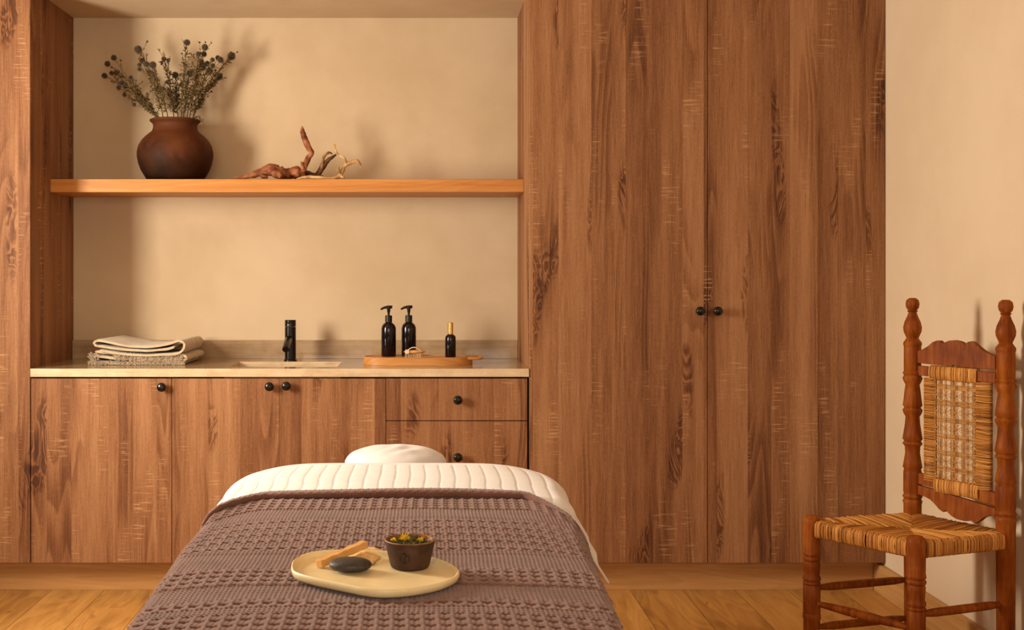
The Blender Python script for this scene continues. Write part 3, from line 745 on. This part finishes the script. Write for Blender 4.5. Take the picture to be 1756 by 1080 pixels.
# white quilted sheet at the head end
Yv = np.concatenate([np.linspace(3.00, 3.83, 210)]); S = np.linspace(-.78, .60, 330)
zl = .0
def sheet(Yv, S, quilt=True):
    Yg, X, Z, nx, nz, dn = section(Yv, S, r=.048, dz=-.004, off=.013, fold=.004, flareR=.045)
    # round the two head-end corners in plan and turn the end down
    k = np.clip((Yg-3.66)/.17, 0, 1)
    side = np.clip((np.abs(X-mid)-.34)/.10, 0, 1)
    X = mid+(X-mid)*(1-.10*k**2*side)
    k2 = np.clip((Yg-3.38)/.44, 0, 1)
    Z = Z-.020*np.clip((np.abs(X-mid)-.26)/.20, 0, 1)**2*k2
    X = mid+(X-mid)*(1+.035*np.sin(np.pi*k2)-.03*k2**2)
    e = np.clip((Yg-3.765)/.065, 0, 1); Z = Z-.085*e**2.2
    # limit side drop
    if quilt:
        sx = S[None, :]+.0012*np.sin(Yg*19+S[None, :]*9)
        col_ = np.abs(((sx/.043) % 1)-.5)*2; groove = np.clip((col_-.80)/.20, 0, 1)**1.3
        row = np.abs(((Yg/.024+.37*np.floor(sx/.043)) % 1)-.5)*2; g2 = np.clip((row-.6)/.4, 0, 1)
        top = np.clip((3.75-Yg)/.03, 0, 1)*np.clip(1-(np.abs(X-mid)-.46)/.06, 0, 1)
        h = (-.0020*groove-.0012*g2*(1-groove)+.0010*np.cos(col_*math.pi/2))*top
        X = X+nx*h; Z = Z+nz*h
    return X, Yg, Z
Lmax = .512-.08+.055*math.pi/2
o = thing('quilted_sheet', (mid, 3.4, TT), 'white quilted sheet folded over the head end of the massage table', 'sheet')
S = np.linspace(-(Lmax+.16), .346+.08+.055*math.pi/2+.085, 420)
X, Yg, Z = sheet(Yv, S)
cl = np.clip((3.225-Yg)/.03, 0, 1); 
sh = np_mesh('sheet_cloth', X+np.where(X < mid, .028*cl*np.clip((mid-X-.3)/.15, 0, 1), 0), Yg, Z-.016*cl, M['white'], o); md = sh.modifiers.new('solid', 'SOLIDIFY'); md.thickness = .005; md.offset = -1
# mauve waffle blanket
rngb = [(3.24, 3.03, 'd'), (3.03, 2.92, 'r'), (2.92, 2.55, 'm'), (2.55, 2.42, 'r'), (2.42, 2.286, 'd'), (2.286, 2.185, 'r'), (2.185, 2.135, 'd'), (2.135, 2.09, 'r'), (2.09, 1.98, 'd'), (1.98, 1.86, 'r'), (1.86, 1.70, 'd')]
def waffle(Yg, Sg):
    sw = Sg+.0035*np.sin(Yg*9)*.5+.0004*np.sin(Yg*61+Sg*9)
    P = .034; ri = np.floor(Yg/P); fr = Yg/P-ri
    jit = .0012*np.sin(ri*12.9898)
    fx = ((sw+jit)/.0265+.0*(ri % 2)) % 1
    slot = np.clip(1-np.abs(fx-.5)/.31, 0, 1)**.35*np.clip(1-np.abs(fr-.5)/.14, 0, 1)**.40
    rib = .0013*np.cos(2*math.pi*sw/.0088)*(.55+.45*np.cos(2*math.pi*Yg/.013))
    bulge = .0012*np.abs(np.sin(math.pi*fx))*0
    bar = .0016*np.cos(2*math.pi*(fx))*0+.0012*np.abs(np.cos(math.pi*fr))
    dash = -.0115*slot+bar*.8+.0011*np.cos(2*math.pi*fx)+.0006*np.cos(2*math.pi*sw/.0088)+.0004*np.cos(2*math.pi*Yg/.0085)
    mixed_on = (np.floor(Yg/P) % 2 == 0)
    h = np.zeros_like(Yg)
    for a, b_, k in rngb:
        m_ = (Yg <= a) & (Yg > b_)
        v = dash if k == 'd' else (rib*1.4 if k == 'r' else np.where(mixed_on, dash, rib*1.6))
        h = np.where(m_, v, h)
        ed = np.exp(-((Yg-b_)/.004)**2); h = h+.0016*ed*(k != 'x')
    return h
Yv = np.linspace(1.72, 3.235, 640); S = np.concatenate([np.linspace(-.80, -.62, 30)[:-1], np.linspace(-.62, .50, 560), np.linspace(.50, .70, 30)[1:]])
Yg, X, Z, nx, nz, dn = section(Yv, S, dz=.0075, fold=.010)
def swing(a, y):
    l = .105*np.clip((-a-.33)/.1, 0, 2.2)**1.6; q = .20*np.clip((a-.345)/.1, 0, 1.7)**1.6
    return (l+q)*np.clip((y-2.55)/.6, 0, 1)
h = waffle(Yg, np.broadcast_to(S[None, :], Yg.shape))
und = .0025*np.sin(Yg*9+S[None, :]*7)*np.sin(S[None, :]*11)
X = X+nx*(h); Z = Z+nz*(h)+und*nz
o = thing('waffle_blanket', (mid, 2.5, TT), 'mauve brown waffle-weave blanket draped over the massage table', 'blanket')
bl = np_mesh('blanket_cloth', X, Yg-swing(S[None, :], Yg), Z, M['mauve'], o); md = bl.modifiers.new('solid', 'SOLIDIFY'); md.thickness = .003; md.offset = -1
# turned-over hem of the blanket
prof = [(-.030, -.002), (-.034, .004), (-.033, .012), (-.026, .0165), (-.012, .0175), (.004, .0165), (.016, .0125), (.020, .006), (.019, -.001)]
pr = spline([(a, b_) for a, b_ in prof], 4)
S2 = np.linspace(-.60, .47, 420); rowsX, rowsY, rowsZ = [], [], []
for (py_, pz_) in pr:
    yv = np.array([3.215]); Yg1, X1, Z1, nx1, nz1, _ = section(yv, S2, dz=.0085, fold=.010)
    wob = .006*np.sin(S2*5+.6)+.003*np.sin(S2*13); tex = .0009*np.sin(2*math.pi*S2/.024)*np.sin(py_*300)+.0005*np.cos(2*math.pi*S2/.0073)
    hh = max(pz_, 0)*(1+.12*np.sin(S2*8+1))*(1-.97*np.clip((S2-.36)/.10, 0, 1)-.85*np.clip((-S2-.42)/.10, 0, 1))+(tex if pz_ > .003 else 0)
    dy_ = -.020*np.clip((np.abs(X1[0]-mid)-.30)/.16, 0, 1)**2
    rowsX.append(X1[0]+nx1[0]*hh); rowsY.append(3.215+py_+wob*.6-swing(S2, 3.215)); rowsZ.append(Z1[0]+nz1[0]*hh)
np_mesh('hem', np.array(rowsX), np.array(rowsY), np.array(rowsZ), M['mauve'], o)

# ---------------------------------------------------------------- plate with bowl, pebble and wood sticks
PZ = TT+.0115
def cp(cx, cy, z):                               # plate outline measured in the photo, put on the plane at height z
    px, py = 490+cx/5.665, 910+cy/5.665; Y = (H-z)*F/(py-VY); return Vector(((px-VX)*Y/F, Y, z))
rim = [(52, 345), (62, 300), (100, 262), (180, 222), (300, 196), (450, 183), (620, 182), (800, 186), (1000, 196), (1180, 212), (1350, 240), (1500, 275), (1610, 320), (1675, 368), (1688, 405), (1655, 445), (1560, 490), (1420, 528), (1250, 556), (1080, 572), (920, 573), (760, 556), (600, 525), (420, 488), (250, 452), (120, 415), (65, 385)]
rz_ = PZ+.019
R_ = [cp(a, b_, rz_) for a, b_ in spline([tuple(map(float, q)) for q in rim+[rim[0]]], 4)[:-1]]
cen = sum(R_, Vector())/len(R_)
o = thing('ceramic_plate', (cen.x, cen.y, PZ), 'cream oval ceramic plate resting on the mauve blanket', 'plate')
b = MB(); n = len(R_); vs = []; fs = []
prof = [(.80, .0), (.93, .001), (.985, .006), (1.0, .013), (.998, .018), (.985, .0195), (.968, .018), (.955, .013), (.935, .0085), (.86, .0065), (.5, .006), (.02, .006)]
for k, hh in prof:
    for q in R_: vs.append((cen.x+(q.x-cen.x)*k, cen.y+(q.y-cen.y)*k, PZ+hh))
for i in range(len(prof)-1):
    for k in range(n): fs.append((i*n+k, i*n+(k+1) % n, (i+1)*n+(k+1) % n, (i+1)*n+k))
fs += [tuple(range(n-1, -1, -1)), tuple((len(prof)-1)*n+k for k in range(n))]
b.add(vs, fs); b.build('plate_body', M['cer'], o, angle=60)
PF = PZ+.0064
# bowl
by = 2.385; bc = ((703-VX)*by/F, by, PF)
o = thing('clay_bowl', bc, 'small dark brown clay bowl of dried herbs and flowers on the cream plate', 'bowl')
b = MB(); b.lathe([(0, 0), (.034, 0), (.038, .003), (.0405, .010), (.0500, .052), (.0505, .0545)], bc, 64)
b.f.pop(); ob = b.build('bowl_wall', M['bowl'], o, angle=60)
b = MB(); b.lathe([(.0505, .0546), (.0495, .0565), (.0475, .0565), (.0462, .0545), (.0400, .020), (0.034, .012), (0, .010)], bc, 64)
b.f.pop(-2); b.build('rim', M['bowlrim'], o, angle=60)
# stamped emblem on the bowl front: a broken ring with a small leaf
def bowlpt(ang, z, out=.0004):
    r = .0405+(z-.010)/.042*.0095+out; return Vector((bc[0]+r*math.sin(ang), bc[1]-r*math.cos(ang), bc[2]+z))
b = MB()
def arc(cx, cz, R, a0, a1, w=.0008, n=14):
    b.tube([bowlpt(cx+R*math.cos(a0+(a1-a0)*k/n)/.045, cz+R*math.sin(a0+(a1-a0)*k/n)) for k in range(n+1)], w, 6)
mx = -.22
arc(mx, .027, .0095, math.radians(70), math.radians(290)); arc(mx+.05, .027, .007, math.radians(-60), math.radians(40), .0006)
arc(mx-.02, .033, .005, math.radians(-20), math.radians(120), .0006); arc(mx+.12, .036, .004, math.radians(150), math.radians(330), .0006)
b.tube([bowlpt(mx-.03, .016), bowlpt(mx+.0, .026), bowlpt(mx+.08, .037)], .0007, 6)
b.build('stamped_emblem', M['mark'], o)
# herbs
rnd = random.Random(3)
hb = MB(); hb.tone = .1
hb.lathe([(0, .030), (.030, .030), (.040, .040), (.038, .047), (.02, .049), (0, .050)], bc, 32)
for i in range(420):
    a = rnd.uniform(0, 6.28); r = .038*math.sqrt(rnd.random()); p = Vector((bc[0]+r*math.cos(a), bc[1]+r*math.sin(a), PF+.046+rnd.uniform(0, .008)))
    leaf(hb, p, Vector((rnd.gauss(0, 1), rnd.gauss(0, 1), rnd.uniform(0, .8))), rnd.uniform(.005, .012), rnd)
ob = hb.build('dried_herbs', M['herb'], None, smooth=False); tag(ob, 'loose dried green and brown herbs filling the clay bowl', 'herbs', kind='stuff')
def blossom(dx, dy, r, mat, label, name='dried_blossom'):
    c = Vector((bc[0]+dx, bc[1]+dy, PF+.0545)); b = MB()
    for i in range(26):
        a = i*2.4; el = .15+1.1*(i/26); L = r*rnd.uniform(.7, 1.1)
        d = Vector((math.cos(a)*math.cos(el), math.sin(a)*math.cos(el), math.sin(el))); s_ = d.cross(Vector((0, 0, 1))).normalized()*r*.16
        b.add([c, c+d*L*.7+s_, c+d*L, c+d*L*.7-s_], [(0, 1, 2, 3)])
    o = b.build(name, mat, None, smooth=False); md = o.modifiers.new('solid', 'SOLIDIFY'); md.thickness = .0006
    tag(o, label, 'flower', 'dried blossoms in the clay bowl')
blossom(-.010, -.002, .0155, M['yellow'], 'largest bright yellow dried blossom, left in the clay bowl')
blossom(.021, -.012, .0085, M['yellow'], 'small yellow dried blossom, right side of the clay bowl')
blossom(.030, .008, .0115, M['orange'], 'pale orange dried blossom against the right rim of the bowl')
blossom(-.033, -.008, .0075, M['yellow'], 'little yellow dried blossom by the left rim of the bowl')
# pebble
sc_ = ((601-VX)*2.352/F, 2.352, PF)
b = MB(); vs = []; NUu, NVv = 40, 20
for j in range(NVv+1):
    th = math.pi*j/NVv
    for k in range(NUu):
        a = 2*math.pi*k/NUu; q = max(math.sin(th), 1e-3)**.85
        rr = 1+.03*math.cos(2*a+.8)
        vs.append((sc_[0]+.0415*rr*q*math.cos(a), sc_[1]+.033*rr*q*math.sin(a), sc_[2]+.0135-.0135*math.cos(th)))
b.add(vs, [(j*NUu+k, j*NUu+(k+1) % NUu, (j+1)*NUu+(k+1) % NUu, (j+1)*NUu+k) for j in range(NVv) for k in range(NUu)])
ob = b.build('massage_stone', M['stoneb'], None, angle=90); tag(ob, 'smooth dark grey oval pebble at the front of the cream plate', 'stone')
# palo wood stick: leans on the bark chip and the plate
A = Vector(((547-VX)*2.375/F, 2.375, PF+.0088)); B = Vector(((626-VX)*2.47/F, 2.47, PF+.0265))
d = (B-A).normalized(); s_ = d.cross(Vector((0, 0, 1))).normalized(); up = s_.cross(d)
b = MB(); P = []
for i in range(13):
    u_ = i/12; c = A+(B-A)*u_; w_ = .0080+.0008*math.sin(i*1.7); h_ = .0074+.0006*math.sin(i*2.3+1)
    P.append([c-s_*w_-up*h_, c+s_*w_-up*h_*.9, c+s_*w_*.9+up*h_, c-s_*w_*1.05+up*h_])
vs = [q for r in P for q in r]; fs = [(i*4+k, i*4+(k+1) % 4, (i+1)*4+(k+1) % 4, (i+1)*4+k) for i in range(12) for k in range(4)]+[(3, 2, 1, 0), (48, 49, 50, 51)]
b.add(vs, fs); ob = b.build('wood_stick', M['palo'], None, bevel=.0008, smooth=True); tag(ob, 'orange-tan split wood stick lying tilted on the cream plate', 'wood stick')
# curled bark chip
b = MB(); P = []
for i in range(15):
    u_ = i/14; row = []
    for j in range(9):
        v_ = j/8
        px_ = 594+u_*(46+20*v_); yy = 2.40+.105*v_; 
        x = (px_-VX)*2.45/F; z = PF+.0012+.011*math.sin(math.pi*min(1, u_*1.02))**.8*(.55+.45*v_)+.0008*math.sin(i*1.9+j)
        row.append((x+.0015*math.sin(j*2.1), yy, z))
    P.append(row)
b.grid(P, 15, 9); ob = b.build('bark_chip', M['bark']); md = ob.modifiers.new('solid', 'SOLIDIFY'); md.thickness = .002; md.offset = 1
tag(ob, 'pale curled bark chip under the wood stick beside the bowl', 'bark')

# ---------------------------------------------------------------- chair
A = Vector((1.2705, 3.905, 0)); Bp = Vector((1.487, 3.604, 0)); C = Vector((1.8175, 3.727, 0)); D = Vector((1.647, 4.02, 0))
cc = (A+Bp+C+D)/4
ch = thing('rush_chair', cc, 'reddish turned-wood chair with woven straw seat and back by the right wall', 'chair')
k = 1.818e-3
pr = [(513.7, 0), (514, 6), (518, 10.8), (525, 12.2), (532, 11), (536.5, 7.5), (538, 10), (540, 7), (548, 9.5), (558, 14), (568, 16.3), (576, 15.5), (583, 12.5), (588, 10.5), (592, 13), (596, 16), (600, 16.3), (603.5, 15), (605, 15), (606, 15.2), (647, 15.2), (648.5, 14.5), (652, 16.5), (657, 15), (662, 16.8), (669, 15), (674, 13.2), (688, 14.5), (702, 15.5), (712, 16.5), (716, 14.5), (721, 16.8), (727, 15.5), (733, 13.2), (748, 14), (765, 15.8), (774, 16.8), (778, 14.8), (783, 16.8), (788, 14), (800, 13.6), (815, 15.2), (826, 16.5), (830, 14.8), (835, 15.8), (872, 15.8), (876, 15), (880, 16.8), (885, 15), (889, 16.6), (894, 15.6)]
prof = [((r if y < 650 else 15.2+(r-15.2)*1.45)*k, H-(y-VY)*k) for y, r in pr][::-1]
prof = [(.0, .0), (.0235, .0), (.026, .006)]+prof
zs0, zs1 = H-(647.2-VY)*k, H-(605.8-VY)*k
rzc = math.atan2((C-D).y, (C-D).x)
for P_ in (D, C):
    b = MB(); b.lathe(prof, (P_.x, P_.y, 0), 32); b.build('rear_post', M['chair'], ch, angle=50)
fl = [(0, 0), (.0235, 0), (.0265, .006), (.0265, .178), (.0285, .182), (.0285, .196), (.026, .199), (.0275, .204), (.0275, .288), (.0255, .291), (.029, .297), (.0255, .303), (.029, .309), (.0285, .316), (.0245, .322), (.0255, .335), (.027, .350), (.0275, .362), (.025, .368), (.0295, .374), (.0295, .380), (.0255, .385), (.0295, .391), (.0285, .398), (.0275, .401), (.0280, .480), (.0285, .496), (.026, .508), (.017, .515), (0, .517)]
for P_ in (A, Bp):
    b = MB(); b.lathe(fl, (P_.x, P_.y, 0), 32); b.build('front_leg', M['chair'], ch, angle=50)
def spindle(P, Q, z, r=.0135, ring=False):
    P = Vector((P.x, P.y, z)); Q = Vector((Q.x, Q.y, z)); L = [0, .08, .12, .2, .5, .8, .88, .92, 1]; Rr = [.008, .0085, .0105, .95*r, r, .95*r, .0105, .0085, .008]
    if ring: L = [0, .08, .16, .30, .38, .395, .41, .43, .44, .455, .47, .60, .84, .92, 1]; Rr = [.008, .009, .011, r*.9, r*.95, r*.75, r*1.05, r*1.05, r*1.05, r*.75, r*.95, r, .011, .009, .008]
    b = MB(); b.tube([P+(Q-P)*l for l in L], Rr, 14); b.build('stretcher', M['chair'], ch, angle=40)
spindle(A, Bp, .233, .0145, True); spindle(Bp, C, .277); spindle(A, D, .279); spindle(A, D, .150); spindle(Bp, C, .150); spindle(A, Bp, .09); spindle(D, C, .09)
# seat rails inside the rush
b = MB()
for P_, Q_ in ((A, Bp), (Bp, C), (C, D), (D, A)): b.tube([Vector((P_.x, P_.y, .475)), Vector((Q_.x, Q_.y, .475))], .012, 10)
b.build('seat_frame', M['chair'], ch)
# rush seat: strands wrap each rail and run in to the diagonals
rnd = random.Random(21)
sb = MB(); cs = (A+Bp+C+D)/4
def rush(P_, Q_, nst, inset=.028):
    d = (Q_-P_); L = d.length; d = d/L; nin = Vector((-d.y, d.x, 0))
    if (cs-P_).dot(nin) < 0: nin = -nin
    for i in range(nst):
        u_ = (i+.5)/nst; s_ = inset*.8+(L-2*inset*.8)*u_; base = P_+d*s_
        c0 = (cs-P_)
        # inner reach: up to the seam between neighbouring triangles
        uu = s_/L; m_ = cs.copy(); t_ = min(uu, 1-uu)*2; reach = (P_+d*s_-(P_.lerp(cs, t_) if uu < .5 else Q_.lerp(cs, t_))).length if False else 0
        px_ = P_.lerp(cs, min(1, uu/ max((cs-P_).dot(d)/L, .01))) if uu < (cs-P_).dot(d)/L else Q_.lerp(cs, min(1, (1-uu)/max(1-(cs-P_).dot(d)/L, .01)))
        inner = (px_-base).dot(nin); inner = max(inner, .012)
        j = rnd.gauss(0, .0013); zt_ = rnd.gauss(0, .0012); o_ = rnd.gauss(0, .0012); hh = .0165
        sag = .004*math.sin(math.pi*u_)
        out = .0175+o_
        pts = [base+nin*.020+Vector((0, 0, .4575)), base-nin*(out-.006)+Vector((0, 0, .4500)), base-nin*out+d*j+Vector((0, 0, .456)), base-nin*(out+.0012)+d*j*1.5+Vector((0, 0, .474)), base-nin*out+d*j+Vector((0, 0, .492)), base-nin*(out-.007)+Vector((0, 0, .4995+zt_)),
               base+nin*inner*.35+d*j*2+Vector((0, 0, .5005+zt_-sag*.6)), base+nin*inner*.75+d*j*2+Vector((0, 0, .4985+zt_-sag)), base+nin*(inner+.004)+Vector((0, 0, .4945+zt_-sag))]
        sb.tone = min(1, max(0, rnd.gauss(.50, .20)+.08*math.sin(i*.37)))
        sb.tube(pts, [.0018*rnd.uniform(.8, 1.2)]*9, 5)
rush(A, Bp, 140); rush(Bp, C, 140); rush(C, D, 110); rush(D, A, 140)
sb.build('rush_seat', M['straw'], ch, angle=80)
# loose ends of straw at the rear corner
# back rails, along D -> C
dv = (C-D); LB = dv.length; dv.normalize(); nb = Vector((dv.y, -dv.x, 0))      # towards the camera side
if nb.dot(Vector((0, -1, 0))) < 0: nb = -nb
def bp(t_, z, off=0): q = D+(C-D)*t_+nb*off; return Vector((q.x, q.y, z))
def plate_back(name, outline, off0, off1):
    b = MB(); n = len(outline); vs = [bp(t_, z, off0) for t_, z in outline]+[bp(t_, z, off1) for t_, z in outline]
    fs = [(i, (i+1) % n, n+(i+1) % n, n+i) for i in range(n)]+[tuple(range(n-1, -1, -1)), tuple(range(n, 2*n))]
    b.add(vs, fs); return b.build(name, M['chair'], ch, bevel=.0015)
def cr(x, y, dz=0): return ((x-165)/(598-165), H-(500+y/2.7-VY)*1.888e-3+dz)
top = [cr(x, y) for x, y in [(185, 287), (215, 280), (245, 262), (270, 240), (290, 231), (305, 231), (318, 243), (332, 236), (350, 228), (375, 225), (400, 229), (415, 236), (425, 243), (435, 230), (450, 226), (463, 229), (480, 245), (505, 264), (535, 279), (560, 285)]]
plate_back('crest_rail', top+[cr(560, 347), cr(380, 348), cr(372, 340), cr(362, 348), cr(185, 343)], -.009, .009)
plate_back('back_rail', [cr(185, 355), cr(560, 362), cr(560, 408), cr(185, 402)], -.007, .008)
plate_back('back_rail', [cr(185, 866), cr(560, 900), cr(560, 958), cr(185, 918)], -.007, .008)
bot = [cr(x, y) for x, y in [(565, 1000), (540, 1005), (510, 1020), (490, 1040), (468, 1057), (452, 1046), (440, 1050), (420, 1054), (385, 1052), (360, 1042), (345, 1030), (335, 1020), (322, 1032), (305, 1024), (285, 1005), (260, 985), (235, 976), (185, 968)]]
plate_back('apron', [cr(185, 924), cr(560, 970)]+bot, -.009, .009)
# straw-wrapped side stiles and wrapped rails
t0a, t0b, t1a, t1b = .150, .275, .715, .865
zT = cr(0, 404)[1]; zB = cr(0, 890)[1]
b = MB()
for ta, tb in ((t0a, t0b), (t1a, t1b)):
    for i in range(92):
        z = zB-.004+(zT-zB)*(i+.5)/92; b.tone = min(1, max(0, rnd.gauss(.45, .22))); e = rnd.gauss(0, .003)
        zz = rnd.gauss(0, .0008)
        b.tube([bp(ta, z, -.006), bp(ta-.008, z, .002), bp(ta+.005, z+zz, .011), bp((ta+tb)/2, z, .0125), bp(tb-.01+e, z-zz, .011), bp(tb+e, z, .004), bp(tb-.01, z, -.006), bp(ta, z, -.0065)], .0017, 5)
for (za, zb, ta, tb) in ((cr(0, 355)[1], cr(0, 412)[1], .215, .72), (cr(0, 884)[1], cr(0, 940)[1], .265, .74)):
    for i in range(58):
        t_ = ta+(tb-ta)*(i+.5)/58; b.tone = min(1, max(0, rnd.gauss(.55, .22))); e = rnd.gauss(0, .003)
        b.tube([bp(t_, za, -.009), bp(t_, za+.003, .0), bp(t_+e*.3, za, .011), bp(t_+e, (za+zb)/2, .0135), bp(t_-e*.3, zb, .011), bp(t_, zb-.002+e*.4, .0), bp(t_, zb, -.009), bp(t_, (za+zb)/2, -.010)], .0019, 5)
b.build('straw_wrapping', M['straw'], ch, angle=80)
b = MB()
def strand(pts, r=.0013, tone=None):
    b.tone = rnd.uniform(.2, .9) if tone is None else tone; b.tube(pts, r, 5)
vt = [.27, .39, .505, .63]; zr_ = [H-(600+y/3.6-VY)*1.888e-3 for y in (235, 335, 440, 543, 645, 745)]
for i, t_ in enumerate(vt):                       # thin vertical cords
    for e in (-.010, .004): strand([bp(t_+e, zT+.004, .007), bp(t_+e+rnd.gauss(0, .004), (zT+zB)/2, .008), bp(t_+e, zB, .007)], .0013)
for i, t_ in enumerate([.32, .45, .565, .68]):    # flat vertical bands behind
    for q in range(5): strand([bp(t_-.02+.010*q, zT+.004, .001), bp(t_-.02+.010*q+rnd.gauss(0, .003), (zT+zB)/2, .0005), bp(t_-.02+.010*q, zB, .001)], .0014)
for z in zr_:                                     # horizontal bands
    for q in range(6):
        zz = z-.007+.0028*q; strand([bp(t0b-.04, zz, .002), bp(.38, zz+rnd.gauss(0, .001), .0055), bp(.5, zz, .004), bp(.62, zz+rnd.gauss(0, .001), .0055), bp(t1a+.03, zz, .002)], .0014)
zm = [(zr_[i]+zr_[i+1])/2 for i in range(5)]+[zr_[-1]-.027]
for z in zm:                                      # stars
    for t_ in vt+[.72]:
        for a in (25, 65, 115, 155, 90, 0):
            dx = math.cos(math.radians(a))*.055; dz = math.sin(math.radians(a))*.019
            if abs(dx) > .05: dx *= .9
            strand([bp(max(t_-dx, .24), z-dz, .006), bp(t_, z, .0085), bp(min(t_+dx, .76), z+dz, .006)], .0010)
        b.tone = .3; b.ball(bp(t_, z, .009), .0026, 8, 6)
    for s_, t_ in ((1, t0b), (-1, t1a)):          # lacing to the stiles
        for q in (-1, 0, 1): strand([bp(t_-s_*.03, z+q*.006, .010), bp(t_+s_*.03, z, .009)], .0012)
for t_ in vt:
    for q in (-1, 0, 1): strand([bp(t_+q*.03, zT-.002, .009), bp(t_, zT-.012, .008)], .0012)
b.build('cane_lattice', M['cane'], ch, angle=80)
